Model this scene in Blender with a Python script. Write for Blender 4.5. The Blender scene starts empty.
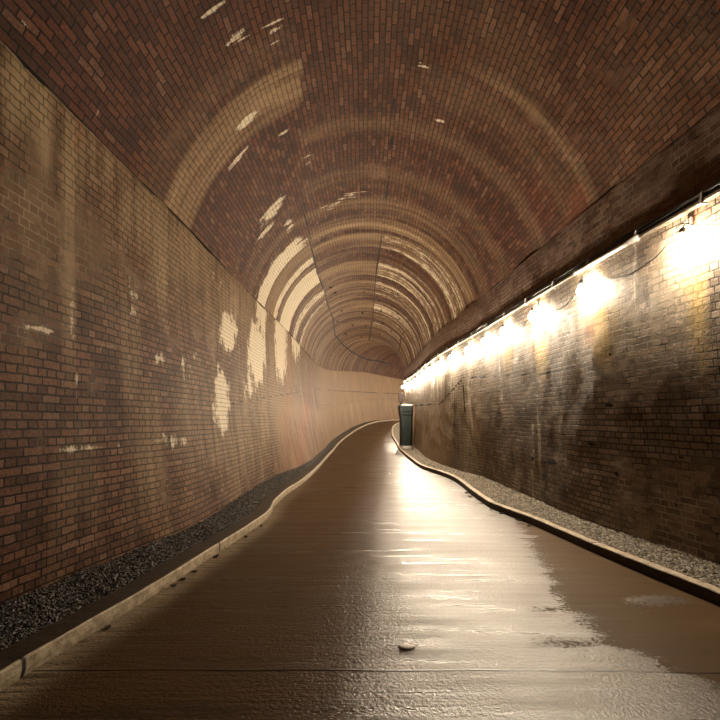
import bpy, math, random, bisect
from mathutils import noise, Vector
random.seed(7)
scene = bpy.context.scene
COL = scene.collection
PI = math.pi
F, EYE, HOR = 500.0, 1.65, 419.0        # focal length in px, eye height, horizon row

# ------------------------------------------------------------------ helpers
def curve(pts):
    xs = [p[0] for p in pts]; ys = [p[1] for p in pts]
    n = len(xs); m = []
    for i in range(n):
        if i == 0: m.append((ys[1]-ys[0])/(xs[1]-xs[0]))
        elif i == n-1: m.append((ys[-1]-ys[-2])/(xs[-1]-xs[-2]))
        else:
            a = (ys[i]-ys[i-1])/(xs[i]-xs[i-1]); b = (ys[i+1]-ys[i])/(xs[i+1]-xs[i])
            m.append((a+b)/2 if a*b > 0 else 0.0)
    def f(x):
        if x <= xs[0]: return ys[0]+m[0]*(x-xs[0])
        if x >= xs[-1]: return ys[-1]+m[-1]*(x-xs[-1])
        i = bisect.bisect_right(xs, x)-1
        h = xs[i+1]-xs[i]; t = (x-xs[i])/h
        return ((2*t**3-3*t*t+1)*ys[i]+(t**3-2*t*t+t)*h*m[i]+(-2*t**3+3*t*t)*ys[i+1]+(t**3-t*t)*h*m[i+1])
    return f

def sm(a, b, x):
    if a == b: return 1.0 if x >= a else 0.0
    t = min(1, max(0, (x-a)/(b-a))); return t*t*(3-2*t)

def n3(x, y, z=0.0): return noise.noise(Vector((x, y, z)))

# the line of the tunnel (metres; d = distance along it)
BEND = lambda d: 0.0 if d < 28 else (d-28)**2/120
def line(pts):
    c = curve(pts); return lambda d: c(d)+BEND(d)
FLOOR = curve([(-9,0),(25,0),(28,.05),(32,.2),(36,.47),(41,.92),(46,1.3),(52,1.48),(60,1.54),(72,1.58)])
LB = line([(-9,-3.35),(0,-3.25),(3,-3.07),(4.07,-2.93),(5.54,-2.66),(6.3,-2.5),(7.7,-2.32),(11.5,-2.32),(13.9,-2.2),(16.4,-1.88),(22.5,-1.8),(34,-1.85),(72,-1.9)])
LS = line([(-9,-2.98),(0,-2.95),(3.9,-2.84),(7,-2.73),(12,-2.62),(17,-2.47),(25,-2.4),(34,-2.35),(72,-2.4)])
RB = line([(-9,4.3),(0,4.1),(3,3.98),(5.24,3.74),(7,3.43),(8.2,3.32),(11.1,3.3),(13.2,3.2),(14.7,2.92),(19,2.6),(25,2.85),(30,3.0),(40,2.95),(72,3.0)])
RS = line([(-9,3.9),(0,3.7),(4.8,3.44),(6.6,3.3),(13,2.95),(17,2.72),(25,2.7),(30,2.68),(40,2.7),(72,2.75)])
KL = line([(-9,-2.75),(0,-2.45),(3.02,-2.18),(4.6,-1.93),(6.2,-1.74),(7.4,-1.6),(8.4,-1.53),(9.6,-1.62),(11,-1.6),(12.5,-1.48),(23,-1.38),(36,-1.3),(72,-1.3)])
KR = line([(-9,3.9),(0,3.55),(4.4,3.17),(6,2.9),(6.95,2.78),(7.8,2.68),(8.6,2.52),(9.4,2.4),(10.8,2.42),(13,2.5),(14.4,2.4),(16.5,2.05),(19.1,2.0),
            (25.5,2.04),(30,2.15),(36,1.75),(42,1.2),(47,1.1),(72,1.2)])
SPRING, RISE, KERB = 4.65, 2.2, .12

def stations(d0=-8.0, d1=70.0, near=.06, switch=16.0, g=.0045, back=.25):
    out = []; d = d0
    while d < d1:
        out.append(d)
        d += back if d < 1.5 else (near if d < switch else near+g*(d-switch)*1.2)
    out.append(d1); return out

def mat(name): 
    m = bpy.data.materials.new(name); m.use_nodes = True
    nt = m.node_tree; nt.nodes.clear()
    return m, nt

class G:
    """tiny node graph builder"""
    def __init__(s, name):
        s.m, s.nt = mat(name)
        s.out = s.n('ShaderNodeOutputMaterial')
        s.b = s.n('ShaderNodeBsdfPrincipled')
        s.nt.links.new(s.b.outputs[0], s.out.inputs[0])
    def n(s, t, **k):
        x = s.nt.nodes.new(t)
        for a, v in k.items(): setattr(x, a, v)
        return x
    def set(s, sock, v):
        if hasattr(v, 'is_output') or isinstance(v, bpy.types.NodeSocket): s.nt.links.new(v, sock)
        else:
            if isinstance(v, tuple) and len(v) == 3 and sock.type == 'RGBA': v = v+(1,)
            sock.default_value = v
    def math(s, op, a, b=0.0, c=0.0, clamp=False):
        x = s.n('ShaderNodeMath', operation=op, use_clamp=clamp)
        s.set(x.inputs[0], a); s.set(x.inputs[1], b); s.set(x.inputs[2], c); return x.outputs[0]
    def mix(s, f, a, b, mode='MIX'):
        x = s.n('ShaderNodeMix', data_type='RGBA', blend_type=mode)
        s.set(x.inputs[0], f); s.set(x.inputs[6], a); s.set(x.inputs[7], b); return x.outputs[2]
    def noise(s, vec, scale, detail=3, rough=.55, dist=0.0):
        x = s.n('ShaderNodeTexNoise'); s.set(x.inputs['Vector'], vec)
        s.set(x.inputs['Scale'], scale); s.set(x.inputs['Detail'], detail); s.set(x.inputs['Roughness'], rough); s.set(x.inputs['Distortion'], dist)
        return x.outputs['Fac']
    def ramp(s, v, a, b, lo=0.0, hi=1.0):
        x = s.n('ShaderNodeMapRange', interpolation_type='SMOOTHSTEP')
        s.set(x.inputs[0], v); s.set(x.inputs[1], a); s.set(x.inputs[2], b); s.set(x.inputs[3], lo); s.set(x.inputs[4], hi); return x.outputs[0]
    def attr(s, name):
        x = s.n('ShaderNodeAttribute', attribute_name=name); return x.outputs['Fac']
    def scale(s, vec, sc, loc=(0,0,0)):
        x = s.n('ShaderNodeMapping'); s.set(x.inputs[0], vec); x.inputs['Scale'].default_value = sc; x.inputs['Location'].default_value = loc; return x.outputs[0]
    def vadd(s, a, b, op='ADD'):
        x = s.n('ShaderNodeVectorMath', operation=op); s.set(x.inputs[0], a); s.set(x.inputs[1], b); return x.outputs[0]
    def bump(s, h, strength=1.0, dist=1.0, normal=None):
        x = s.n('ShaderNodeBump'); s.set(x.inputs['Height'], h); x.inputs['Strength'].default_value = strength; x.inputs['Distance'].default_value = dist
        if normal is not None: s.set(x.inputs['Normal'], normal)
        return x.outputs[0]
    def fin(s, col, rough=.8, bump=None, spec=.4, metal=0.0):
        s.set(s.b.inputs['Base Color'], col); s.set(s.b.inputs['Roughness'], rough)
        s.set(s.b.inputs['Specular IOR Level'], spec); s.set(s.b.inputs['Metallic'], metal)
        if bump is not None: s.set(s.b.inputs['Normal'], bump)
        return s.m

# ------------------------------------------------------------------ materials
def brick_material(name, c1, c2, c3, mortar_dark, mortar_pale, pale_bias, english, wash_col, flake_col, relief, rough, band_noise):
    g = G(name)
    uv = g.n('ShaderNodeTexCoord').outputs['UV']
    wob = g.n('ShaderNodeTexNoise'); g.set(wob.inputs['Vector'], uv); wob.inputs['Scale'].default_value = .9; wob.inputs['Detail'].default_value = 4
    w = g.vadd(g.vadd(wob.outputs['Color'], (.5,.5,.5), 'SUBTRACT'), (.05,.045,0), 'MULTIPLY')
    wob2 = g.n('ShaderNodeTexNoise'); g.set(wob2.inputs['Vector'], uv); wob2.inputs['Scale'].default_value = 14; wob2.inputs['Detail'].default_value = 2
    w2 = g.vadd(g.vadd(wob2.outputs['Color'], (.5,.5,.5), 'SUBTRACT'), (.02,.018,0), 'MULTIPLY')
    v = g.vadd(uv, g.vadd(w, w2))
    br = g.n('ShaderNodeTexBrick'); g.set(br.inputs['Vector'], v)
    br.offset = .5; br.offset_frequency = 2
    if english: br.squash = .5; br.squash_frequency = 2
    br.inputs['Color1'].default_value = (0,0,0,1); br.inputs['Color2'].default_value = (1,1,1,1); br.inputs['Mortar'].default_value = (.5,.5,.5,1)
    br.inputs['Scale'].default_value = 1; br.inputs['Mortar Size'].default_value = .0085; br.inputs['Mortar Smooth'].default_value = .2
    br.inputs['Brick Width'].default_value = .235; br.inputs['Row Height'].default_value = .078
    rnd = g.n('ShaderNodeSeparateColor'); g.set(rnd.inputs[0], br.outputs['Color']); rnd = rnd.outputs[0]
    mort = br.outputs['Fac']
    big = g.noise(uv, .55, 4, .6)
    fine = g.noise(uv, 34, 4, .65)
    mid = g.noise(uv, 5, 4, .6)
    streak = g.noise(g.scale(uv, (5.5,.42,1)), 1.0, 5, .62)
    streak2 = g.noise(g.scale(uv, (band_noise,.3,1), (3,8,0)), 1.0, 5, .68)
    base = g.mix(g.ramp(rnd, .1, .95), c1, c2)
    base = g.mix(g.ramp(big, .38, .66), base, g.mix(.5, base, c3))
    base = g.mix(g.ramp(rnd, .82, 1.0, 0, .22), base, g.mix(.25, c2, flake_col))
    base = g.mix(g.ramp(fine, .35, .7, 0, .75), base, g.mix(.7, base, (.012,.007,.004)))
    base = g.mix(g.ramp(g.noise(uv, 2.1, 5, .65),   .45, .7, 0, .6), base, g.mix(.55, base, (.012,.008,.005)))
    base = g.mix(g.ramp(mid, .5, .8, 0, .5), base, g.mix(.6, base, (.025,.016,.01)))
    mcol = g.mix(g.math('MAXIMUM', g.ramp(g.math('ADD', g.noise(uv, .8, 3), pale_bias), .52, .66), g.math('MULTIPLY', g.attr('pale'), g.ramp(g.noise(uv, 3, 3), .3, .55))), mortar_dark, mortar_pale)
    base = g.mix(mort, base, mcol)
    coat = g.attr('coat')
    ctex = g.mix(g.ramp(streak, .35, .7), g.mix(.2, c2, wash_col), g.mix(.6, c1, (.03,.02,.014)))
    base = g.mix(coat, base, ctex)
    # soft lime wash and ragged flakes of lime
    wash = g.math('MULTIPLY', g.attr('wash'), g.ramp(streak, .22, .6))
    wash = g.math('MULTIPLY', wash, g.ramp(mort, 0, 1, 1, .45))
    base = g.mix(wash, base, wash_col)
    fl = g.math('ADD', g.attr('flake'), g.math('MULTIPLY', g.math('SUBTRACT', g.math('MULTIPLY_ADD', streak2, .5, g.math('MULTIPLY', g.math('MULTIPLY_ADD', fine, .35, g.math('MULTIPLY', mid, .65)), .5)), .53), 3.6))
    fl = g.math('MULTIPLY', g.ramp(fl, .36, .62), g.ramp(g.attr('flake'), .02, .2))
    fl = g.math('MULTIPLY', fl, g.ramp(mort, .2, 1, 1, .55))
    base = g.mix(g.math('MULTIPLY', fl, .85), base, flake_col)
    yl = g.math('MULTIPLY', g.attr('yellow'), g.ramp(streak, .25, .6))
    base = g.mix(yl, base, g.mix(.45, base, (.52,.33,.03), ))
    rd = g.math('MULTIPLY', g.attr('red'), g.ramp(mid, .2, .6))
    base = g.mix(rd, base, g.mix(.3, base, (.36,.07,.03)))
    dk = g.attr('dark')
    dkr = g.ramp(g.math('ADD', dk, g.math('MULTIPLY', g.math('SUBTRACT', mid, .5), .8)), .4, .6)
    base = g.mix(dkr, base, (.012,.009,.007))
    nocoat = g.math('SUBTRACT', 1.0, coat)
    h = g.math('MULTIPLY', g.math('SUBTRACT', 1.0, mort), .014)
    h = g.math('ADD', h, g.math('MULTIPLY', rnd, .009))
    h = g.math('MULTIPLY', h, nocoat)
    h = g.math('ADD', h, g.math('MULTIPLY', fine, .006))
    h = g.math('ADD', h, g.math('MULTIPLY', mid, .012))
    h = g.math('ADD', h, g.math('MULTIPLY', fl, .004))
    h = g.math('ADD', h, g.math('MULTIPLY', streak, g.math('MULTIPLY', coat, .03)))
    return g.fin(base, rough, g.bump(h, relief), .12)

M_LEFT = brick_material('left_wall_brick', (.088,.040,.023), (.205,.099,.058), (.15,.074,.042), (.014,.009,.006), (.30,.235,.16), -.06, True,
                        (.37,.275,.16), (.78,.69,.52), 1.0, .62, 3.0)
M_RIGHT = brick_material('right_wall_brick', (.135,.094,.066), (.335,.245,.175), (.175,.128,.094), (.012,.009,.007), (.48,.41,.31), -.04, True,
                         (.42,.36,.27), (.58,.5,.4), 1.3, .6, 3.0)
M_VAULT = brick_material('vault_brick', (.060,.0175,.0075), (.142,.045,.0185), (.14,.056,.026), (.012,.006,.004), (.22,.15,.095), -.1, False,
                         (.32,.215,.115), (.78,.69,.52), 1.2, .66, 13.0)

def floor_material():
    g = G('wet_brushed_concrete')
    P = g.n('ShaderNodeTexCoord').outputs['Object']
    st = g.noise(g.scale(P, (.5,7,1)), 1.0, 5, .6)
    st2 = g.noise(g.scale(P, (2.2,26,1)), 1.0, 4, .6)
    big = g.noise(P, .7, 4, .6)
    grit = g.noise(P, 95, 2, .5)
    pebb = g.noise(P, 38, 3, .6)
    mud_or_shade = g.math('ADD', g.attr('mud_or_shade'), g.math('MULTIPLY', g.math('SUBTRACT', g.math('MULTIPLY_ADD', g.noise(g.scale(P,(.8,2.2,1)), 1.4, 6, .72), .7, g.math('MULTIPLY', pebb, .45)), .575), 2.4))
    mud_or_shade = g.ramp(mud_or_shade, .4, .66)
    col = g.mix(g.ramp(st, .3, .7), (.040,.022,.0095), (.085,.050,.023))
    col = g.mix(g.ramp(big, .35, .7, 0, .6), col, (.095,.057,.026))
    col = g.mix(g.ramp(st2, .5, .75, 0, .5), col, (.025,.014,.006))
    col = g.mix(g.math('MULTIPLY', mud_or_shade, .9), col, g.mix(g.ramp(st, .3,.7), (.088,.054,.026), (.115,.072,.036)))
    col = g.mix(g.math('MULTIPLY', g.attr('lime'), g.ramp(st2, .3, .6)), col, (.36,.29,.2))
    j = g.attr('joint')
    col = g.mix(j, col, (.012,.009,.007))
    rough = g.math('ADD', g.ramp(st, .3, .7, .25, .45), g.ramp(big, .3, .7, -.03, .05))
    rough = g.math('ADD', rough, g.math('MULTIPLY', mud_or_shade, .25))
    h = g.math('MULTIPLY', st2, .006)
    h = g.math('ADD', h, g.math('MULTIPLY', pebb, .0085))
    h = g.math('ADD', h, g.math('MULTIPLY', grit, .0042))
    h = g.math('ADD', h, g.math('MULTIPLY', st, .006))
    h = g.math('MULTIPLY', h, g.ramp(mud_or_shade, 0, 1, 1, .35))
    h = g.math('SUBTRACT', h, g.math('MULTIPLY', j, .01))
    m = g.fin(col, rough, g.bump(h, 1.0), .5)
    wet = g.ramp(g.math('ADD', g.attr('wet'), g.math('MULTIPLY', g.math('SUBTRACT', g.math('MULTIPLY_ADD', st, .6, g.math('MULTIPLY', pebb, .4)), .5), 1.6)), .3, .7)
    g.set(g.b.inputs['Specular IOR Level'], g.math('MULTIPLY', g.ramp(mud_or_shade, 0, 1, 1, .2), g.ramp(wet, 0, 1, .25, .9)))
    g.set(g.b.inputs['IOR'], g.ramp(wet, 0, 1, 1.45, 1.75))
    g.b.inputs['Anisotropic'].default_value = .8; g.b.inputs['Anisotropic Rotation'].default_value = .25
    g.set(g.b.inputs['Tangent'], g.n('ShaderNodeTangent', direction_type='UV_MAP', uv_map='UVMap').outputs[0])
    return m
M_FLOOR = floor_material()

def simple(name, c1, c2, scale=20, rough=.7, bump=.003, metal=0.0, spec=.4, stretch=(1,1,1)):
    g = G(name)
    P = g.n('ShaderNodeTexCoord').outputs['Object']
    a = g.noise(g.scale(P, stretch), scale, 4, .6)
    return g.fin(g.mix(g.ramp(a, .3, .7), c1, c2), rough, g.bump(g.math('MULTIPLY', a, bump)), spec, metal)

def kerb_material():
    g = G('kerb_concrete')
    P = g.n('ShaderNodeTexCoord').outputs['Object']
    a = g.noise(P, 9, 5, .65); b = g.noise(P, 60, 3, .6); c = g.noise(g.scale(P, (1,.5,14)), 2.2, 4, .6)
    col = g.mix(g.ramp(a, .32, .68), (.30,.235,.15), (.55,.46,.33))
    col = g.mix(g.ramp(b, .55, .75, 0, .6), col, (.08,.055,.035))
    col = g.mix(g.math('MULTIPLY', g.attr('mud_or_shade'), g.ramp(c, .1, .4, .8, 1)), col, (.030,.018,.008))  # real mud on the left kerb top, painted shade on the right kerb face
    col = g.mix(g.attr('joint'), col, (.015,.01,.008))
    h = g.math('ADD', g.math('MULTIPLY', a, .008), g.math('MULTIPLY', b, .003))
    return g.fin(col, .6, g.bump(h), .4)
M_KERB = kerb_material()
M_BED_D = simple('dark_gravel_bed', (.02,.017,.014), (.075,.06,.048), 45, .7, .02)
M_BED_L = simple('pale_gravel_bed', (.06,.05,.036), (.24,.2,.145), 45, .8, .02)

def stone_material(name, a, b):
    g = G(name)
    r = g.attr('tone')
    P = g.n('ShaderNodeTexCoord').outputs['Object']
    n = g.noise(P, 120, 3, .6)
    return g.fin(g.mix(g.math('MULTIPLY_ADD', n, .3, g.math('MULTIPLY', r, .8)), a, b), .55, g.bump(g.math('MULTIPLY', n, .003)), .45)
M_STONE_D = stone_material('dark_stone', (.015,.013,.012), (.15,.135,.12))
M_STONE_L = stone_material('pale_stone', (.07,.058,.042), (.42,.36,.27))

M_STEEL = simple('galvanised_steel', (.5,.48,.44), (.68,.66,.62), 18, .38, .0006, .6)
M_IRONW = simple('weathered_steel', (.09,.07,.05), (.17,.14,.105), 18, .5, .0006, .2)
M_BLACK = simple('black_cable', (.012,.011,.01), (.03,.027,.024), 30, .5, .0005)
M_HOLDER = simple('lamp_holder_plastic', (.05,.045,.04), (.09,.08,.07), 30, .5, .0005)
M_BIN = simple('dark_green_plastic', (.005,.011,.010), (.011,.020,.018), 14, .42, .001)
M_BINBASE = simple('white_plastic_base', (.55,.52,.46), (.75,.72,.66), 12, .6, .001)
M_POST = simple('dark_red_paint', (.010,.003,.0025), (.024,.007,.005), 14, .55, .001)
M_PIPE = simple('rusty_pipe', (.09,.05,.03), (.18,.105,.06), 16, .65, .002)
M_LEAFP = simple('pale_leaf', (.72,.66,.58), (.85,.8,.72), 40, .55, .001)
M_LEAFD = simple('dead_leaf', (.02,.013,.008), (.07,.042,.022), 40, .6, .001)
M_IRON = simple('soot_black_iron', (.008,.006,.005), (.022,.015,.012), 30, .7, .002)

LAMP = 1280.0
g = G('lamp_glow'); g.nt.nodes.remove(g.b)
em = g.n('ShaderNodeEmission'); em.inputs[0].default_value = (1.0,.825,.61,1); em.inputs[1].default_value = LAMP
g.nt.links.new(em.outputs[0], g.out.inputs[0]); M_GLOW = g.m; M_GLOW.cycles.emission_sampling = 'FRONT'

# ------------------------------------------------------------------ object helpers
def link(name, verts, faces, material, parent=None, smooth=True, uvs=None, attrs=None):
    me = bpy.data.meshes.new(name); me.from_pydata(verts, [], faces); me.update()
    if uvs is not None:
        l = me.uv_layers.new(name='UVMap'); vi = [0]*len(me.loops); me.loops.foreach_get('vertex_index', vi)
        flat = []
        for i in vi: flat += uvs[i]
        l.data.foreach_set('uv', flat)
    for k, vals in (attrs or {}).items():
        a = me.attributes.new(k, 'FLOAT', 'POINT'); a.data.foreach_set('value', vals)
    if smooth: me.polygons.foreach_set('use_smooth', [True]*len(me.polygons))
    me.materials.append(material)
    o = bpy.data.objects.new(name, me); COL.objects.link(o)
    if parent: o.parent = parent
    return o

def thing(name, label, cat, loc=(0,0,0), group=None):
    o = bpy.data.objects.new(name, None); COL.objects.link(o); o.location = loc; o.empty_display_size = .1
    o['label'] = label; o['category'] = cat
    if group: o['group'] = group
    return o
def tag(o, label, cat, group=None):
    o['label'] = label; o['category'] = cat
    if group: o['group'] = group
    return o
def structure(o): o['kind'] = 'structure'; return o

def grid(name, ds, nv, fn, material, flip=False):
    """fn(d, j, nv) -> (Vector, uv, dict of attributes)"""
    verts, uvs, at = [], [], {}
    for d in ds:
        for j in range(nv+1):
            p, uv, a = fn(d, j/nv)
            verts.append(p); uvs.append(uv)
            for k, v in a.items(): at.setdefault(k, []).append(v)
    faces = []
    w = nv+1
    for i in range(len(ds)-1):
        for j in range(nv):
            q = (i*w+j, i*w+j+1, (i+1)*w+j+1, (i+1)*w+j)
            faces.append(q[::-1] if flip else q)
    return link(name, verts, faces, material, None, True, uvs, at)

def tube_data(pts, rad, seg=8, closed=True):
    verts, faces = [], []
    up0 = Vector((0,0,1)); n = len(pts)
    for i, p in enumerate(pts):
        p = Vector(p); t = (Vector(pts[min(i+1,n-1)])-Vector(pts[max(i-1,0)])).normalized()
        up = up0 if abs(t.z) < .95 else Vector((1,0,0))
        a = t.cross(up).normalized(); b = t.cross(a)
        r = rad[i] if isinstance(rad, (list,tuple)) else rad
        for k in range(seg):
            th = 2*PI*k/seg; verts.append(tuple(p+a*math.cos(th)*r+b*math.sin(th)*r))
    for i in range(n-1):
        for k in range(seg):
            faces.append((i*seg+k, i*seg+(k+1)%seg, (i+1)*seg+(k+1)%seg, (i+1)*seg+k))
    if closed:
        faces.append(tuple(range(seg))[::-1]); faces.append(tuple((n-1)*seg+k for k in range(seg)))
    return verts, faces
def lathe_data(prof, seg=20):
    verts, faces = [], []
    for r, z in prof:
        for k in range(seg): verts.append((r*math.cos(2*PI*k/seg), r*math.sin(2*PI*k/seg), z))
    for i in range(len(prof)-1):
        for k in range(seg): faces.append((i*seg+k, i*seg+(k+1)%seg, (i+1)*seg+(k+1)%seg, (i+1)*seg+k))
    faces.append(tuple(range(seg))[::-1]); faces.append(tuple((len(prof)-1)*seg+k for k in range(seg)))
    return verts, faces
def loft_box(secs, r=.15, seg=5):
    """rounded-rectangle sections (cx, cy, z, wx, wy) lofted into one shell"""
    verts, faces = [], []
    for cx, cy, z, wx, wy in secs:
        rr = r*min(wx, wy)
        for q, (sx, sy) in enumerate(((1,1),(-1,1),(-1,-1),(1,-1))):
            for k in range(seg):
                th = PI/2*(q+k/(seg-1))
                verts.append((cx+sx*(wx/2-rr)+rr*math.cos(th), cy+sy*(wy/2-rr)+rr*math.sin(th), z))
    m = 4*seg
    for i in range(len(secs)-1):
        for k in range(m): faces.append((i*m+k, i*m+(k+1)%m, (i+1)*m+(k+1)%m, (i+1)*m+k))
    faces.append(tuple(range(m))[::-1]); faces.append(tuple((len(secs)-1)*m+k for k in range(m)))
    return verts, faces

# ------------------------------------------------------------------ weathering of the brickwork (where lime, soot and rust sit)
def px(p):
    if p[1] < 1.0: return None
    return 360+F*p[0]/p[1], HOR-F*(p[2]-EYE)/p[1]
def blob(P, x, y, rx, ry, rot=0.0, s=1.0):
    dx, dy = P[0]-x, P[1]-y
    if rot:
        c, q = math.cos(math.radians(rot)), math.sin(math.radians(rot)); dx, dy = dx*c+dy*q, -dx*q+dy*c
    r = (dx/rx)**2+(dy/ry)**2
    return s*max(0.0, 1-r*.5) if r < 2 else 0.0
def pline(P, pts, w):
    best = 1e9
    for (x0,y0),(x1,y1) in zip(pts, pts[1:]):
        dx, dy = x1-x0, y1-y0; t = max(0, min(1, ((P[0]-x0)*dx+(P[1]-y0)*dy)/(dx*dx+dy*dy)))
        best = min(best, math.hypot(P[0]-x0-t*dx, P[1]-y0-t*dy))
    return max(0.0, 1-best/w)
mx = lambda it: min(1.0, max(it)) if it else 0.0

LEFT_FLAKE = [(228,332,9,20),(221,402,8,32),(257,352,9,32,0,1.1),(262,310,7,26,0,.9),(281,345,7,40,0,1.0),(296,330,5,30,0,.9),(250,385,7,16,0,.7),
              (78,385,2.5,22,0,.8),(72,310,4,40,0,.55),(32,329,34,4.5,5,.85),(110,346,26,5,0,.5),(158,360,10,7,0,.5),(85,447,40,4,-5,.75),
              (170,440,22,12,0,.5),(20,24,18,7,35,.45),(132,300,8,30,0,.5),(190,365,10,20,0,.45),(215,280,10,24,0,.4)]
LEFT_WASH = [(20,90,40,45,0,.9),(45,120,9,55,0,1.0),(70,170,8,70,0,.95),(100,150,40,40,0,.6),(140,215,28,40,0,.6),(160,250,9,60,0,.85),(190,250,30,40,0,.6),
             (230,310,30,40,0,.5),(70,260,10,90,0,.7),(150,460,13,60,0,.55),(235,440,40,36,0,.5),(195,420,20,60,0,.4),(270,380,30,70,0,.6),(130,330,10,60,0,.5)]
RIGHT_FLAKE = [(635,270,2.5,60,0,.7),(675,325,2.5,70,0,.72),(678,380,2.5,20,0,.7),(620,250,3,25,0,.5),(560,410,4,50,0,.5),(540,430,3,60,0,.55),(533,470,3,50,0,.5),
               (712,95,10,14,0,.6),(470,420,4,50,0,.62),(452,410,5,50,0,.62),(436,380,8,30,0,.6),(600,260,14,5,-30,.45),(500,400,3,60,0,.5)]
RIGHT_WASH = [(640,320,70,50,0,.55),(560,345,50,34,0,.45),(500,370,40,30,0,.45),(450,385,40,40,0,.7),(560,420,10,60,0,.4),(535,480,8,50,0,.4),(620,520,20,40,20,.3),
              (690,280,40,50,0,.5),(430,420,24,50,0,.9),(470,420,16,60,0,.7)]
RIGHT_YEL = [(604,320,11,38,0,1),(700,290,10,60,0,.8),(690,262,12,30,0,.8),(541,345,6,34,0,1),(507,350,5,24,0,.7),(625,300,12,30,0,.3),(705,350,10,40,0,.4)]
RIGHT_RED = [(590,318,6,24,0,.9),(665,210,22,9,-28,.9),(700,215,10,12,0,.8),(530,330,5,24,0,.6)]
RIGHT_DARK = [(640,228,1.0,1.0,0,0)]
VAULT_FLAKE = [(213,10,20,3.5,-38,1),(236,40,16,2.8,-28,.95),(240,33,14,2,-33,.9),(272,24,13,2,-28,.9),(275,29,10,2.2,-25,.9),(273,42,9,2,-20,.9),(424,66,8,2.4,10,.9),(438,121,8,2,8,.8),(421,64,3,3,0,.8),
               (246,122,14,4,-45,1),(238,158,16,2.2,-50,1),(272,212,20,5,-50,.8),(283,133,8,1.8,-35,.8),(265,232,14,2,-50,.8),
               (288,225,5,9,0,.55),(308,158,5,10,0,.45),(22,24,16,5,30,.5),(100,112,7,9,0,.42),(350,196,22,4,-20,.55),(330,206,12,5,-15,.45),(409,87,5,5,0,.4),(690,15,10,30,0,.35)]
JOINT_L = [(297,20),(301,60),(302,100),(301,140),(302,180),(305,215),(312,250),(318,275),(325,292),(327,303),(333,318),(335,335),(343,345),(352,352),(361,357),(369,360),(378,361),(386,363)]
JOINT_M = [(394,90),(391,150),(386,200),(381,240),(376,275),(374,300),(372,322),(369,340)]
JOINT_R = [(401,336),(400,346),(398,353),(392,355)]
def left_of(P, pts):
    for (x0,y0),(x1,y1) in zip(pts, pts[1:]):
        if y0 <= P[1] <= y1: return P[0] < x0+(x1-x0)*(P[1]-y0)/(y1-y0)
    return P[0] < pts[0][0] if P[1] < pts[0][1] else P[0] < pts[-1][0]

def left_attrs(p, d, v):
    P = px(p); z = dict(flake=0.0, wash=0.0, yellow=0.0, red=0.0, dark=0.0, coat=0.0, pale=0.0)
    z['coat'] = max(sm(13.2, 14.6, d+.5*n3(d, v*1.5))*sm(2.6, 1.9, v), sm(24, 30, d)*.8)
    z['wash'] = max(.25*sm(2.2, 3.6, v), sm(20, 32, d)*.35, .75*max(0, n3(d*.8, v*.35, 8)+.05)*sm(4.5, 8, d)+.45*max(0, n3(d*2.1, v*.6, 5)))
    if P and d < 26:
        z['flake'] = mx([blob(P, *b) for b in LEFT_FLAKE]); z['wash'] = max(z['wash'], mx([blob(P, *b) for b in LEFT_WASH]))
        z['pale'] = mx([blob(P, 25,215,40,45,0,1), blob(P, 60,250,40,40,0,.8), blob(P, 20,330,40,14,0,.7)])
        z['dark'] = .7*pline(P, [(225,405),(262,398),(300,392)], 2.0)
        z['red'] = mx([blob(P, 303,430,5,50,8,.7), blob(P, 288,380,4,70,0,.6), blob(P, 77,135,3,14,15,.9)])
    elif P:
        z['dark'] = .75*max(pline(P, [(300,387),(340,391),(402,394)], .9), .8*pline(P, [(300,408),(345,402),(402,398)], .8))
    return z
def right_attrs(p, d, v):
    P = px(p); z = dict(flake=0.0, wash=0.0, yellow=0.0, red=0.0, dark=0.0, coat=0.0, pale=0.0)
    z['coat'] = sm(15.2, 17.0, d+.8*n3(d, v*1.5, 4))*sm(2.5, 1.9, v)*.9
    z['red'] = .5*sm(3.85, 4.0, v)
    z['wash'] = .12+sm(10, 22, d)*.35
    if P and d < 40:
        z['flake'] = mx([blob(P, *b) for b in RIGHT_FLAKE]); z['wash'] = max(z['wash'], mx([blob(P, *b) for b in RIGHT_WASH]))
        z['pale'] = mx([blob(P, 600,215,60,40,-30,.9), blob(P, 690,150,50,40,-30,.9), blob(P, 690,520,60,50,0,.8), blob(P,640,330,60,60,0,.5)])
        z['yellow'] = mx([blob(P, *b) for b in RIGHT_YEL]); z['red'] = max(z['red'], mx([blob(P, *b) for b in RIGHT_RED]))
        z['dark'] = max(.8*pline(P, [(463,385),(465,412)], 1.6), .75*pline(P, [(408,406),(440,404),(463,378),(540,374),(600,362)], 2.0),
                        mx([blob(P, a, b, 2.2, 2.2) for a, b in ((609,353),(532,459),(616,473),(677,506),(705,250),(685,268),(611,342))]),
                        mx([blob(P, a, b, 6, 2.2, 15, .9) for a, b in ((609,405),(590,443),(553,462),(690,377),(682,459))]),
                        .45*mx([blob(P, 545,480,8,60), blob(P, 470,450,3,50), blob(P, 455,430,3,50), blob(P,575,400,30,16)]))
    return z
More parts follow.
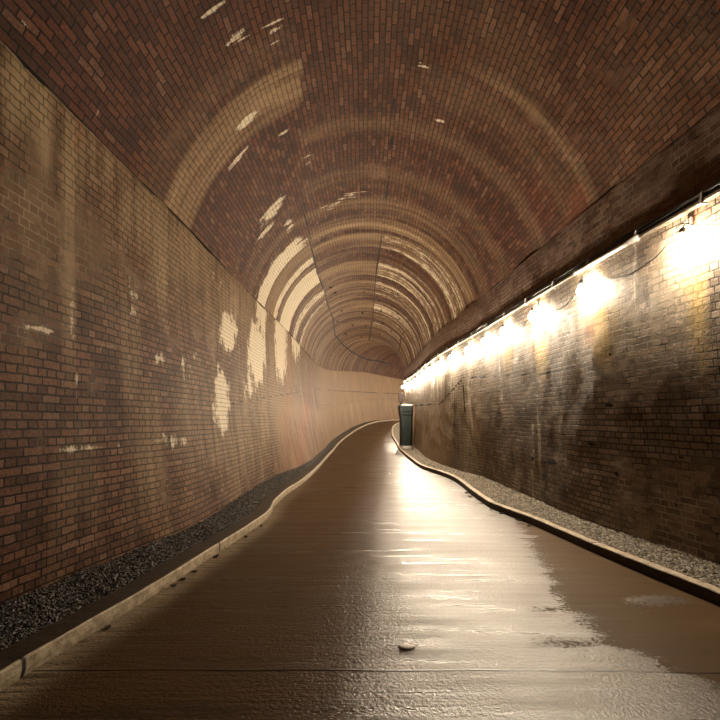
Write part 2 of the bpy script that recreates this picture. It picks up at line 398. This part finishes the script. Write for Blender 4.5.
def vault_attrs(p, d, a):
    # a: 0 at the left springing, 1 at the right springing
    P = px(p); z = dict(flake=0.0, wash=0.0, yellow=0.0, red=0.0, dark=0.0, coat=0.0, pale=0.0)
    if not P: return z
    lj = left_of(P, JOINT_L) and a < .5
    band = lambda d0, d1, e=.1: sm(d0-e, d0+e, d)*sm(d1+e, d1-e, d)
    w = 0.0; f = 0.0
    if lj:
        w = max((.72+.5*n3(d*3, a*9, 4))*band(6.95, 7.9), .14*band(6.3,6.9,.25))
        f = max(.9*band(12.6, 13.5)*sm(.33,.22,a)*1.0, .8*band(14.6,15.1), 1.0*band(15.6, 17.3), .7*band(18.2,19.0), .6*band(20,20.6))
        w = max(w, .6*band(13.5,14.2))
        f = max(f, .35*band(12.3,12.8)*sm(.4,.2,a))
    else:
        w = max(.5*band(6.9, 7.15,.06)*sm(.6,.75,a), .2*band(7.1,8.0,.3)*sm(.45,.7,a), .26*band(8.6, 9.0,.2), .22*band(10.3,10.9,.25))
    st = n3(d*2.6, a*1.2, 3.3)*.7+n3(d*6.5, a*2.0, 9.1)*.5
    if d > 10.5:
        w = max(w, sm(10.5, 14, d)*max(0, .38+st*1.5)*sm(60, 24, d))
        if a > .3 and not left_of(P, JOINT_M): f = max(f, sm(12.0, 15, d)*max(0, .29+st*1.0)*sm(40, 22, d))
    w = max(w, .16*sm(.35,.6,a)*sm(9,6,d)*max(0,.6+n3(d*.6,a*6)))
    z['wash'] = min(1, w)
    z['flake'] = min(1, max(f, mx([blob(P, *b) for b in VAULT_FLAKE])))
    z['red'] = mx([blob(P, 578,222,12,34,0,.9), blob(P, 592,255,9,20,0,.8), blob(P,540,200,14,30,0,.3)])
    kk = 1.7 if d > 18 else 2.2
    z['dark'] = max(.85*pline(P, JOINT_L, kk)*sm(9,13,d)+.55*pline(P, JOINT_L, 2.2)*sm(13,9,d), .78*pline(P, JOINT_M, kk), .8*pline(P, JOINT_R, 1.3) if d > 25 else 0,
                    .3*band(9.1,9.4,.1)*sm(.45,.6,a)*sm(.85,.7,a), .28*band(11.5,11.75,.08)*sm(.5,.6,a)*sm(.9,.7,a))
    return z

# ------------------------------------------------------------------ the tunnel shell
DS = stations()
def wall_fn(B, S, sgn, attrs):
    def fn(d, t):
        xb, xs, zf = B(d), S(d), FLOOR(d)
        v = t*SPRING
        x = xb+(xs-xb)*(1-(1-t)**1.8)
        x += sgn*(.03*n3(d*.5, v*.6, sgn*5)+.012*n3(d*2.2, v*2.4, sgn*7)+.005*n3(d*7, v*7, sgn*3))
        if t > .995 and sgn < 0: x -= .012              # the open joint under the springing
        p = (x, d, zf+v)
        a = attrs(p, d, v)
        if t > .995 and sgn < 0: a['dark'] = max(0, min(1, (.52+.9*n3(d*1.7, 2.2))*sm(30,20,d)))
        return p, (d, v), a
    return fn
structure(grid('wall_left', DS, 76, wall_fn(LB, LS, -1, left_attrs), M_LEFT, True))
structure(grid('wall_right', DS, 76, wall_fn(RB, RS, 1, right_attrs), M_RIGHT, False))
def vault_fn(d, t):
    xl, xr, zf = LS(d), RS(d), FLOOR(d)
    hw = (xr-xl)/2; c = (xr+xl)/2
    R = (hw*hw+RISE*RISE)/(2*RISE); zc = SPRING+RISE-R
    th0 = math.atan2(SPRING-zc, -hw); th1 = math.atan2(SPRING-zc, hw)
    th = th0+(th1-th0)*t
    r = R+.028*n3(d*.6, th*2, 11)+.012*n3(d*2.4, th*7, 5)+.005*n3(d*8, th*20, 2)
    p = (c+r*math.cos(th), d, zf+zc+r*math.sin(th))
    return p, (d, (th0-th)*R), vault_attrs(p, d, t)
structure(grid('ceiling', DS, 132, vault_fn, M_VAULT, True))
# the tunnel is closed far behind the viewer by its own brick portal wall
dz = -8.0
pv = [(-4.5,dz,-.2),(5.5,dz,-.2),(5.5,dz,7.6),(-4.5,dz,7.6),(-4.5,dz-.4,-.2),(5.5,dz-.4,-.2),(5.5,dz-.4,7.6),(-4.5,dz-.4,7.6)]
structure(link('wall_back', pv, [(3,2,1,0),(4,5,6,7),(0,1,5,4),(1,2,6,5),(2,3,7,6),(3,0,4,7)], M_LEFT, None, False, [(p[0],p[2]) for p in pv]))
dz = 70.0
pv = [(11,dz,1.2),(19,dz,1.2),(19,dz,9.4),(11,dz,9.4),(11,dz+.4,1.2),(19,dz+.4,1.2),(19,dz+.4,9.4),(11,dz+.4,9.4)]
structure(link('wall_end', pv, [(0,1,2,3),(7,6,5,4),(4,5,1,0),(5,6,2,1),(6,7,3,2),(7,4,0,3)], M_LEFT, None, False, [(p[0],p[2]) for p in pv]))

# ------------------------------------------------------------------ path, kerbs, gravel
WET_EDGE = curve([(-8,-.3),(3,-.05),(4,.08),(7,.22),(10,.42),(14,.75),(20,1.1),(30,1.4),(70,1.4)])
MUD_EDGE = curve([(-8,3.0),(2.2,2.75),(2.9,2.25),(3.3,2.02),(3.75,1.8),(4.5,1.82),(5.2,2.0),(6.2,2.2),(7.4,2.42),(8.5,2.6),(10,2.9),(40,4.5),(70,17)])
def path_fn(d, t):
    a, b = KL(d)+.0, KR(d)-.0
    x = a+(b-a)*t; z = FLOOR(d)+.012*n3(x*.8, d*.5, 1)-.02*sm(.3,.5,abs(t-.5))*0
    z += .02*math.sin(PI*t)
    at = {'mud_or_shade': max(sm(-.38, .38, x-MUD_EDGE(d)), .8*sm(.22,.0, x-a)*0), 'joint': 0.0, 'lime': sm(.34,.06,x-a)*.8*sm(16,5,d) }
    if 1.5 < d < 20:
        at['mud_or_shade'] = max(at['mud_or_shade'], .5*blob((x,d),1.5,3.6,.3,.2), .45*blob((x,d),1.55,4.35,.35,.12))
        at['mud_or_shade'] *= 1-.7*blob((x,d), 2.65, 4.55, .3, .14)
    jd = 3.25+.02*n3(x*1.3, 0, 2)-.012*x
    at['wet'] = sm(-.5, .5, x-WET_EDGE(d)-BEND(d))
    at['joint'] = max(0.0, 1-abs(d-jd)/.014)
    return (x, d, z), (x, d), at
DP = []
for d in DS:
    DP.append(d)
DP = sorted(set([d for d in DP if not 3.0 < d < 3.5]+[3.0+.012*i for i in range(42)]))
structure(grid('floor', DP, 60, path_fn, M_FLOOR, True))

def kerb_sweep(name, K, side, width, ledge):
    # section: foot, face, top edge, top, back edge, back (offsets from the path edge, heights above the path)
    H = KERB
    sec = [(0.012,-.06),(0.008,.0),(0.0,.05),(-.002,H-.012),(.008,H-.002),(.018,H),(width*.5,H+.002),(width-.01,H),(width,H-.015),(width,-.06)]
    verts, faces, mud_or_shade, joint = [], [], [], []
    ds = sorted(set(DS+[3.2+3*k+e for k in range(-1,9) for e in (-.03,-.012,0,.012,.03)]))
    nxt = -8.0
    for d in ds:
        for k, (o, z) in enumerate(sec):
            n = n3(d*3, k*.7, side*2)*.006+n3(d*11, k*1.7, side*4)*.004
            chip = .012*max(0, n3(d*5, 3.3, side)-.25) if k in (3,4,5) else 0
            verts.append((K(d)+side*(o+n+chip), d, FLOOR(d)+z+n*.5-chip))
            mud_or_shade.append((1.0 if k >= 5 else .15 if k == 0 else 0.0) if ledge else (1.0 if k <= 3 else 0.0))  # left kerb: muddy top; right kerb: shade painted dark on the path-side face
            joint.append(1.0 if (abs((d-3.2)/3.0-round((d-3.2)/3.0)) < .0045 and 1 < d < 30) else 0.0)
    w = len(sec)
    for i in range(len(ds)-1):
        for k in range(w-1):
            q = (i*w+k, i*w+k+1, (i+1)*w+k+1, (i+1)*w+k); faces.append(q if side > 0 else q[::-1])
    o = link(name, verts, faces, M_KERB, None, False, None, {'mud_or_shade': mud_or_shade, 'joint': joint})
    return structure(o)
kl = kerb_sweep('trim_1', KL, -1, .24, True)
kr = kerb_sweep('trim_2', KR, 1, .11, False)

def bed_fn(edge, off, B, side):
    def fn(d, t):
        a = edge(d)+side*off; b = B(d)+side*.15
        x = a+(b-a)*t
        z = FLOOR(d)+KERB-.035+.05*t+.02*n3(x*2, d*1.5, 6)
        return (x, d, z), (x, d), {}
    return fn
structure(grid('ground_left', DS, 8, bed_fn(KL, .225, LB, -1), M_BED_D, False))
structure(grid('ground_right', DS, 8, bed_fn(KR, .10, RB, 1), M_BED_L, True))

ICO_V = []
ICO_F = [(0,1,2),(0,2,3),(0,3,4),(0,4,1),(5,2,1),(5,3,2),(5,4,3),(5,1,4)]
def stones(name, edge, off, B, side, d0, d1, size, count, material, label):
    verts, faces, tone = [], [], []
    for _ in range(count):
        u = random.random(); d = d0*(d1/d0)**(u**1.15)
        a = edge(d)+side*off; b = B(d)-side*.01
        if (b-a)*side < .03: continue
        t = random.random(); x = a+(b-a)*t
        s = size*random.uniform(.55, 1.35)*(1+.028*max(0,d-6))
        z = FLOOR(d)+KERB-.035+.05*t+.02*n3(x*2, d*1.5, 6)+s*random.uniform(-.1,.45)
        rz = random.uniform(0, 2*PI); ca, sa = math.cos(rz), math.sin(rz); tx = random.uniform(-.6,.6); ct, stt = math.cos(tx), math.sin(tx)
        base = len(verts); tn = random.random()**1.6
        k = random.uniform(.5,.85)
        for (vx, vy, vz) in ((0,0,1),(1,.3,.2),(-.2,1,-.1),(-1,-.3,.15),(.25,-1,-.15),(0,0,-1)):
            vx *= s*random.uniform(.75,1.2); vy *= s*k*random.uniform(.75,1.2); vz *= s*.6*random.uniform(.75,1.2)
            vy, vz = vy*ct-vz*stt, vy*stt+vz*ct
            verts.append((x+vx*ca-vy*sa, d+vx*sa+vy*ca, z+vz)); tone.append(tn)
        faces += [tuple(base+i for i in f) for f in ICO_F]
    o = link(name, verts, faces, material, None, False, None, {'tone': tone})
    o['kind'] = 'stuff'; o['label'] = label; o['category'] = 'gravel'
    return o
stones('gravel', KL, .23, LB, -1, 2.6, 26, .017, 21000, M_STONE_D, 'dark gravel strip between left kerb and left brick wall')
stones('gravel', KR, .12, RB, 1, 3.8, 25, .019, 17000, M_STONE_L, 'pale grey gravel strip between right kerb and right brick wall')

# ------------------------------------------------------------------ services on the right wall
def wall_x(d, v):
    t = v/SPRING; xb, xs = RB(d), RS(d)
    return xb+(xs-xb)*(1-(1-t)**1.8)
TZ = 3.82
def run(z, off, r, d0, d1, seg, wave=.0, seed=0):
    pts = []; d = d0
    while d < d1:
        pts.append((wall_x(d, z)-off+wave*n3(d*1.1, seed), d, FLOOR(d)+z+wave*n3(d*.9, seed+4))); d += .25 if d < 20 else .6
    return tube_data(pts, r, seg)
tr = thing('cable_trunking', 'pale metal cable trunking with black cables along the right wall above the lamps', 'cable trunking', (wall_x(5,TZ), 5, TZ))
def put(o, root): o.parent = root; o.matrix_parent_inverse = root.matrix_world.inverted(); return o
def put_loc(o, root):
    o.parent = root; o.location = (-root.location.x, -root.location.y, -root.location.z); return o
tv, tf = [], []
dd = [1.0+.25*i for i in range(76)]+[20+.6*i for i in range(1,60)]
for d in dd:
    x = wall_x(d, TZ); z = FLOOR(d)+TZ
    for ox, oz in ((.01,-.018),(-.045,-.018),(-.05,-.013),(-.05,.013),(-.045,.018),(.01,.018)): tv.append((x+ox, d, z+oz))
for i in range(len(dd)-1):
    for k in range(6): tf.append((i*6+k, i*6+(k+1)%6, (i+1)*6+(k+1)%6, (i+1)*6+k))
put_loc(link('trunking_body', tv, tf, M_IRONW, None, False), tr)
v, f = run(TZ-.005, .05, .034, 5.95, 7.6, 8); put_loc(link('trunking_lit_stretch', v, f, M_STEEL), tr)['label'] = 'stretch of trunking coloured pale for the lamplight on it'  # paler steel paints in the lamplight on this stretch of trunking
for z, off, s in ((TZ+.065,.03,1),(TZ+.10,.025,2)):
    v, f = run(z, off, .014, 1.0, 55, 6, .02, s); put_loc(link('power_cable', v, f, M_BLACK), tr)
clip0 = None
for k in range(24):
    d = 3.0+.95*k*(1+.02*k)
    x = wall_x(d, TZ)
    if clip0 is None:
        v, f = loft_box([(-.025,0,-.03,.07,.03),(-.025,0,.09,.05,.03)], .1, 3)
        clip0 = link('clip', v, f, M_STEEL, tr, False); c = clip0
    else:
        c = clip0.copy(); COL.objects.link(c); c.parent = tr
    c.location = (x-tr.location.x, d-tr.location.y, FLOOR(d)+TZ-tr.location.z)

# the lamps
LD = [5.19, 7.13, 8.93, 10.5, 11.85, 13.3]
while LD[-1] < 67: LD.append(LD[-1]+1.72)
LZ = 3.56
LAB = ['largest glowing bare bulb lamp on the right wall, nearest the right edge of the photo',
       'second glowing bulb lamp from the right edge, just below bright trunking',
       'third glowing bulb lamp from the right edge, above a yellow stain on the wall',
       'fourth glowing bulb lamp from the right edge on the right wall',
       'fifth glowing bulb lamp from the right edge on the right wall',
       'sixth glowing bulb lamp from the right edge, just before the lamps merge']
FARLAB = 'small glowing bulb lamp in the distant row that merges along the right wall'
HID = 'unseen glowing bulb lamp added past the bend to light the far wall'  # hidden lamps, added so the far wall is lit
bulb_v, bulb_f = lathe_data([(.001,-.150),(.03,-.145),(.052,-.125),(.062,-.098),(.060,-.072),(.045,-.04),(.028,-.012),(.026,.0)], 20)
hold_v, hold_f = lathe_data([(.026,-.002),(.034,.0),(.036,.03),(.03,.06),(.016,.075),(.006,.08)], 16)
protos = {}
bulbs = []
for i, d in enumerate(LD):
    wx = wall_x(d, LZ); off = (.09, .12)[i] if i < 2 else .10
    loc = (wx-off, d, FLOOR(d)+LZ)
    lab = LAB[i] if i < 6 else (FARLAB if d < 45 else HID)
    t = thing('wall_lamp', lab, 'lamp', loc, 'bulb lamps along the right wall')
    key = off
    if key not in protos:
        h = link('lamp_holder', hold_v, hold_f, M_HOLDER, t)
        a = link('bulb', bulb_v, bulb_f, M_GLOW, h)
        v, f = tube_data([(0,0,.07),(.02,0,.1),(.07,0,.12),(off-.02,0,.125),(off,0,.125)], .011, 8); b = link('bracket', v, f, M_STEEL, t)
        v, f = loft_box([(off-.012,0,.075,.024,.075),(off-.012,0,.175,.024,.075)], .1, 3); w_ = link('back_plate', v, f, M_STEEL, t, False)
        protos[key] = (h, b, w_)
    else:
        for o in protos[key]:
            c = o.copy(); COL.objects.link(c); c.parent = t
            for ch in list(o.children):
                cc = ch.copy(); COL.objects.link(cc); cc.parent = c

# festoon cable that droops from lamp to lamp
pts = []
LD2 = [3.3]+LD
for i in range(len(LD2)-1):
    d0, d1 = LD2[i], LD2[i+1]
    if d0 > 30: break
    for k in range(12):
        s = k/12; d = d0+(d1-d0)*s
        sag = .34*4*s*(1-s)*(.75+.25*n3(i*3.3, 1))
        bow = .08*max(0, 1-math.sin(PI*s)*1.6)
        pts.append((wall_x(d, LZ+.12-sag)-.03-bow, d, FLOOR(d)+LZ+.12-sag))
v, f = tube_data(pts, .0075, 6)
tag(link('festoon_cable', v, f, M_BLACK), 'thin black cable drooping in loops between the lamps on the right wall', 'cable')

# ------------------------------------------------------------------ bin, post and pipe at the bend
bd = 26.0; bx = 2.37; bz = FLOOR(bd)+KERB-.03
b = thing('litter_bin', 'tall dark green tapered litter bin standing on gravel at the bend', 'bin', (bx, bd, bz))
v, f = loft_box([(.065,0,.17,.50,.5),(.04,0,.9,.57,.57),(0,0,1.74,.65,.65)], .12, 5); link('body', v, f, M_BIN, b, False)
v, f = loft_box([(0,0,1.74,.65,.65),(0,0,1.77,.70,.69),(0,0,2.22,.76,.75),(0,0,2.26,.74,.73)], .1, 5); hood = link('hood', v, f, M_BIN, b, False)
v, f = loft_box([(.05,0,2.26,.60,.58),(.05,0,2.29,.58,.56),(.05,0,2.32,.4,.4)], .1, 5); link('lid', v, f, M_BINBASE, b, False)['label'] = 'pale top of the bin'
v, f = loft_box([(.065,0,.03,.50,.50),(.065,0,.17,.51,.51)], .1, 5); link('base_band', v, f, M_BINBASE, b, False)['label'] = 'white band at the foot of the bin'
for s in (-1,1):
    v, f = loft_box([(.065+s*.2,0,0,.08,.48),(.065+s*.2,0,.05,.08,.48)], .1, 3); link('foot', v, f, M_BIN, b, False)
v, f = tube_data([(-.2,-.35,1.96),(-.2,-.43,1.96),(.2,-.43,1.96),(.2,-.35,1.96)], .018, 8); link('handle', v, f, M_BIN, hood)
pd = 28.6; pz = FLOOR(pd)+KERB-.03
p = thing('marker_post', 'dark red post rising behind the left edge of the bin', 'post', (2.33, pd, pz))
v, f = loft_box([(0,0,0,.13,.13),(0,0,2.45,.13,.13)], .1, 3); link('post_shaft', v, f, M_POST, p, False)
v, f = loft_box([(0,0,2.45,.24,.2),(0,0,2.95,.24,.2),(0,0,2.98,.19,.16)], .1, 3); link('post_head', v, f, M_POST, p, False)
dpz = FLOOR(24.6)+.12
dp = thing('drain_pipe', 'thin brown pipe leaning on the right wall beside the bin', 'pipe', (2.66, 24.6, dpz))
v, f = tube_data([(-.06,0,-.05),(-.03,.0,.9),(.0,.0,2.2)], .035, 10); ps = link('pipe_shaft', v, f, M_PIPE, dp)
v, f = lathe_data([(.05,0),(.05,.1),(.04,.11)], 12); o = link('pipe_collar', v, f, M_PIPE, ps); o.location = (0,0,2.15)

# ------------------------------------------------------------------ iron spikes left in the crown of the vault
SP = [(330,287),(336,292),(365,291),(384,287),(398,293),(325,303),(341,310),(362,312),(381,309),(397,312),(337,321),(352,324),(366,325),(383,322),(399,317),(345,333),(362,336),(380,333),(391,330),(404,332)]
spk = None
for (x, y) in SP:
    best = None
    for k in range(400):                      # where the sight line meets the vault
        d = 12+k*.1; X = (x-360)/F*d; Z = EYE+(HOR-y)/F*d
        xl, xr = LS(d), RS(d); hw = (xr-xl)/2; c = (xr+xl)/2; R = (hw*hw+RISE*RISE)/(2*RISE); zc = SPRING+RISE-R+FLOOR(d)
        if math.hypot(X-c, Z-zc) > R: best = (X, d, Z, c, zc); break
    if not best: continue
    X, d, Z, c, zc = best
    if spk is None:
        v, f = tube_data([(0,0,.06),(0,0,-.06),(.03,-.02,-.12),(.1,-.03,-.15),(.17,-.03,-.12)], [.05,.045,.04,.03,.012], 7)
        o = link('iron_hook', v, f, M_IRON); spk = o
    else:
        o = spk.copy(); COL.objects.link(o)
    o.location = (X, d, Z); o.rotation_euler = (0, math.atan2(X-c, Z-zc), random.uniform(-.6,.6)+(PI if random.random() < .5 else 0))
    sc = .28+.012*d; o.scale = (sc, sc, sc)
    tag(o, 'small dark iron hook sticking out of the distant tunnel vault', 'hook', 'iron hooks in the vault')

# ------------------------------------------------------------------ litter on the path
def leaf(name, label, x, d, s, material, rot, curl=.35, group=None, dz=0.0):
    verts, faces = [], []
    n, m = 9, 6
    for i in range(n):
        t = i/(n-1); w = .42*math.sin(PI*min(1,t*.96+.02))**.8*(1-.25*t)
        for j in range(m):
            q = j/(m-1)*2-1
            verts.append(((t-.5)*s, q*w*s*(1+.08*n3(i, j, x)), (.25*curl*s*abs(q)**1.5+curl*s*.5*(t-.4)**2+.02*s*n3(i*.9, j, x))))
    for i in range(n-1):
        for j in range(m-1): faces.append((i*m+j, (i+1)*m+j, (i+1)*m+j+1, i*m+j+1))
    k = len(verts); verts += [(a, b_, c-.004) for a, b_, c in verts]
    faces += [tuple(k+q for q in f_[::-1]) for f_ in faces[:]]
    rim = [j for j in range(m)]+[i*m+m-1 for i in range(1,n)]+[(n-1)*m+j for j in range(m-2,-1,-1)]+[i*m for i in range(n-2,0,-1)]
    for a, b_ in zip(rim, rim[1:]+rim[:1]): faces.append((a, b_, b_+k, a+k))
    z0 = min(v_[2] for v_ in verts)
    verts = [(a, b_, c-z0) for a, b_, c in verts]
    o = link(name, verts, faces, material)
    aa, bb = KL(d), KR(d); t = (x-aa)/(bb-aa)
    o.location = (x, d, FLOOR(d)+.012*n3(x*.8, d*.5, 1)+.02*math.sin(PI*max(0,min(1,t)))+.001+dz); o.rotation_euler = (0, 0, rot)
    return tag(o, label, 'leaf', group)
leaf('fallen_leaf', 'pale curled leaf lying alone on the wet path near the camera', .335, 3.57, .125, M_LEAFP, .12, -.22)
for (x, y) in ((97,628),(160,586),(173,580),(207,557),(236,537),(185,572),(250,526)):
    d = 500*1.64/(y-HOR); leaf('fallen_leaf', 'small dark dead leaf at the foot of the left kerb', max((x-360)/F*d, KL(d)+.06), d, random.uniform(.06,.09), M_LEAFD, random.uniform(0,6), .6, 'dead leaves by the left kerb')
for (x, y) in ((440,481),(452,492),(461,498),(470,504),(478,509),(486,515),(494,521),(505,523)):
    d = 500*1.64/(y-HOR); leaf('fallen_leaf', 'small dark dead leaf at the foot of the right kerb', KR(d)-.05-.09*random.random()**2, d+random.uniform(-.2,.2), random.uniform(.05,.12), M_LEAFD, random.uniform(0,6), .6, 'dead leaves by the right kerb')

# ------------------------------------------------------------------ camera, world, render look
cam = bpy.data.cameras.new('camera'); cam.sensor_width = 36; cam.sensor_fit = 'HORIZONTAL'; cam.lens = 36*F/720
cam.shift_y = (HOR-360)/720; cam.clip_start = .05; cam.clip_end = 400
co = bpy.data.objects.new('camera', cam); COL.objects.link(co); co.location = (0,0,EYE); co.rotation_euler = (PI/2,0,0)
scene.camera = co
w = bpy.data.worlds.new('world'); scene.world = w; w.use_nodes = True
w.node_tree.nodes['Background'].inputs[0].default_value = (.5,.4,.3,1); w.node_tree.nodes['Background'].inputs[1].default_value = .02
scene.view_settings.view_transform = 'Standard'; scene.view_settings.look = 'None'
scene.view_settings.gamma = 1; scene.view_settings.exposure = 0.0
scene.view_settings.use_curve_mapping = False
cy = scene.cycles
cy.use_denoising = True; cy.max_bounces = 8; cy.diffuse_bounces = 5; cy.glossy_bounces = 3
cy.sample_clamp_indirect = 6.0; cy.sample_clamp_direct = 0.0; cy.caustics_reflective = False; cy.use_light_tree = True
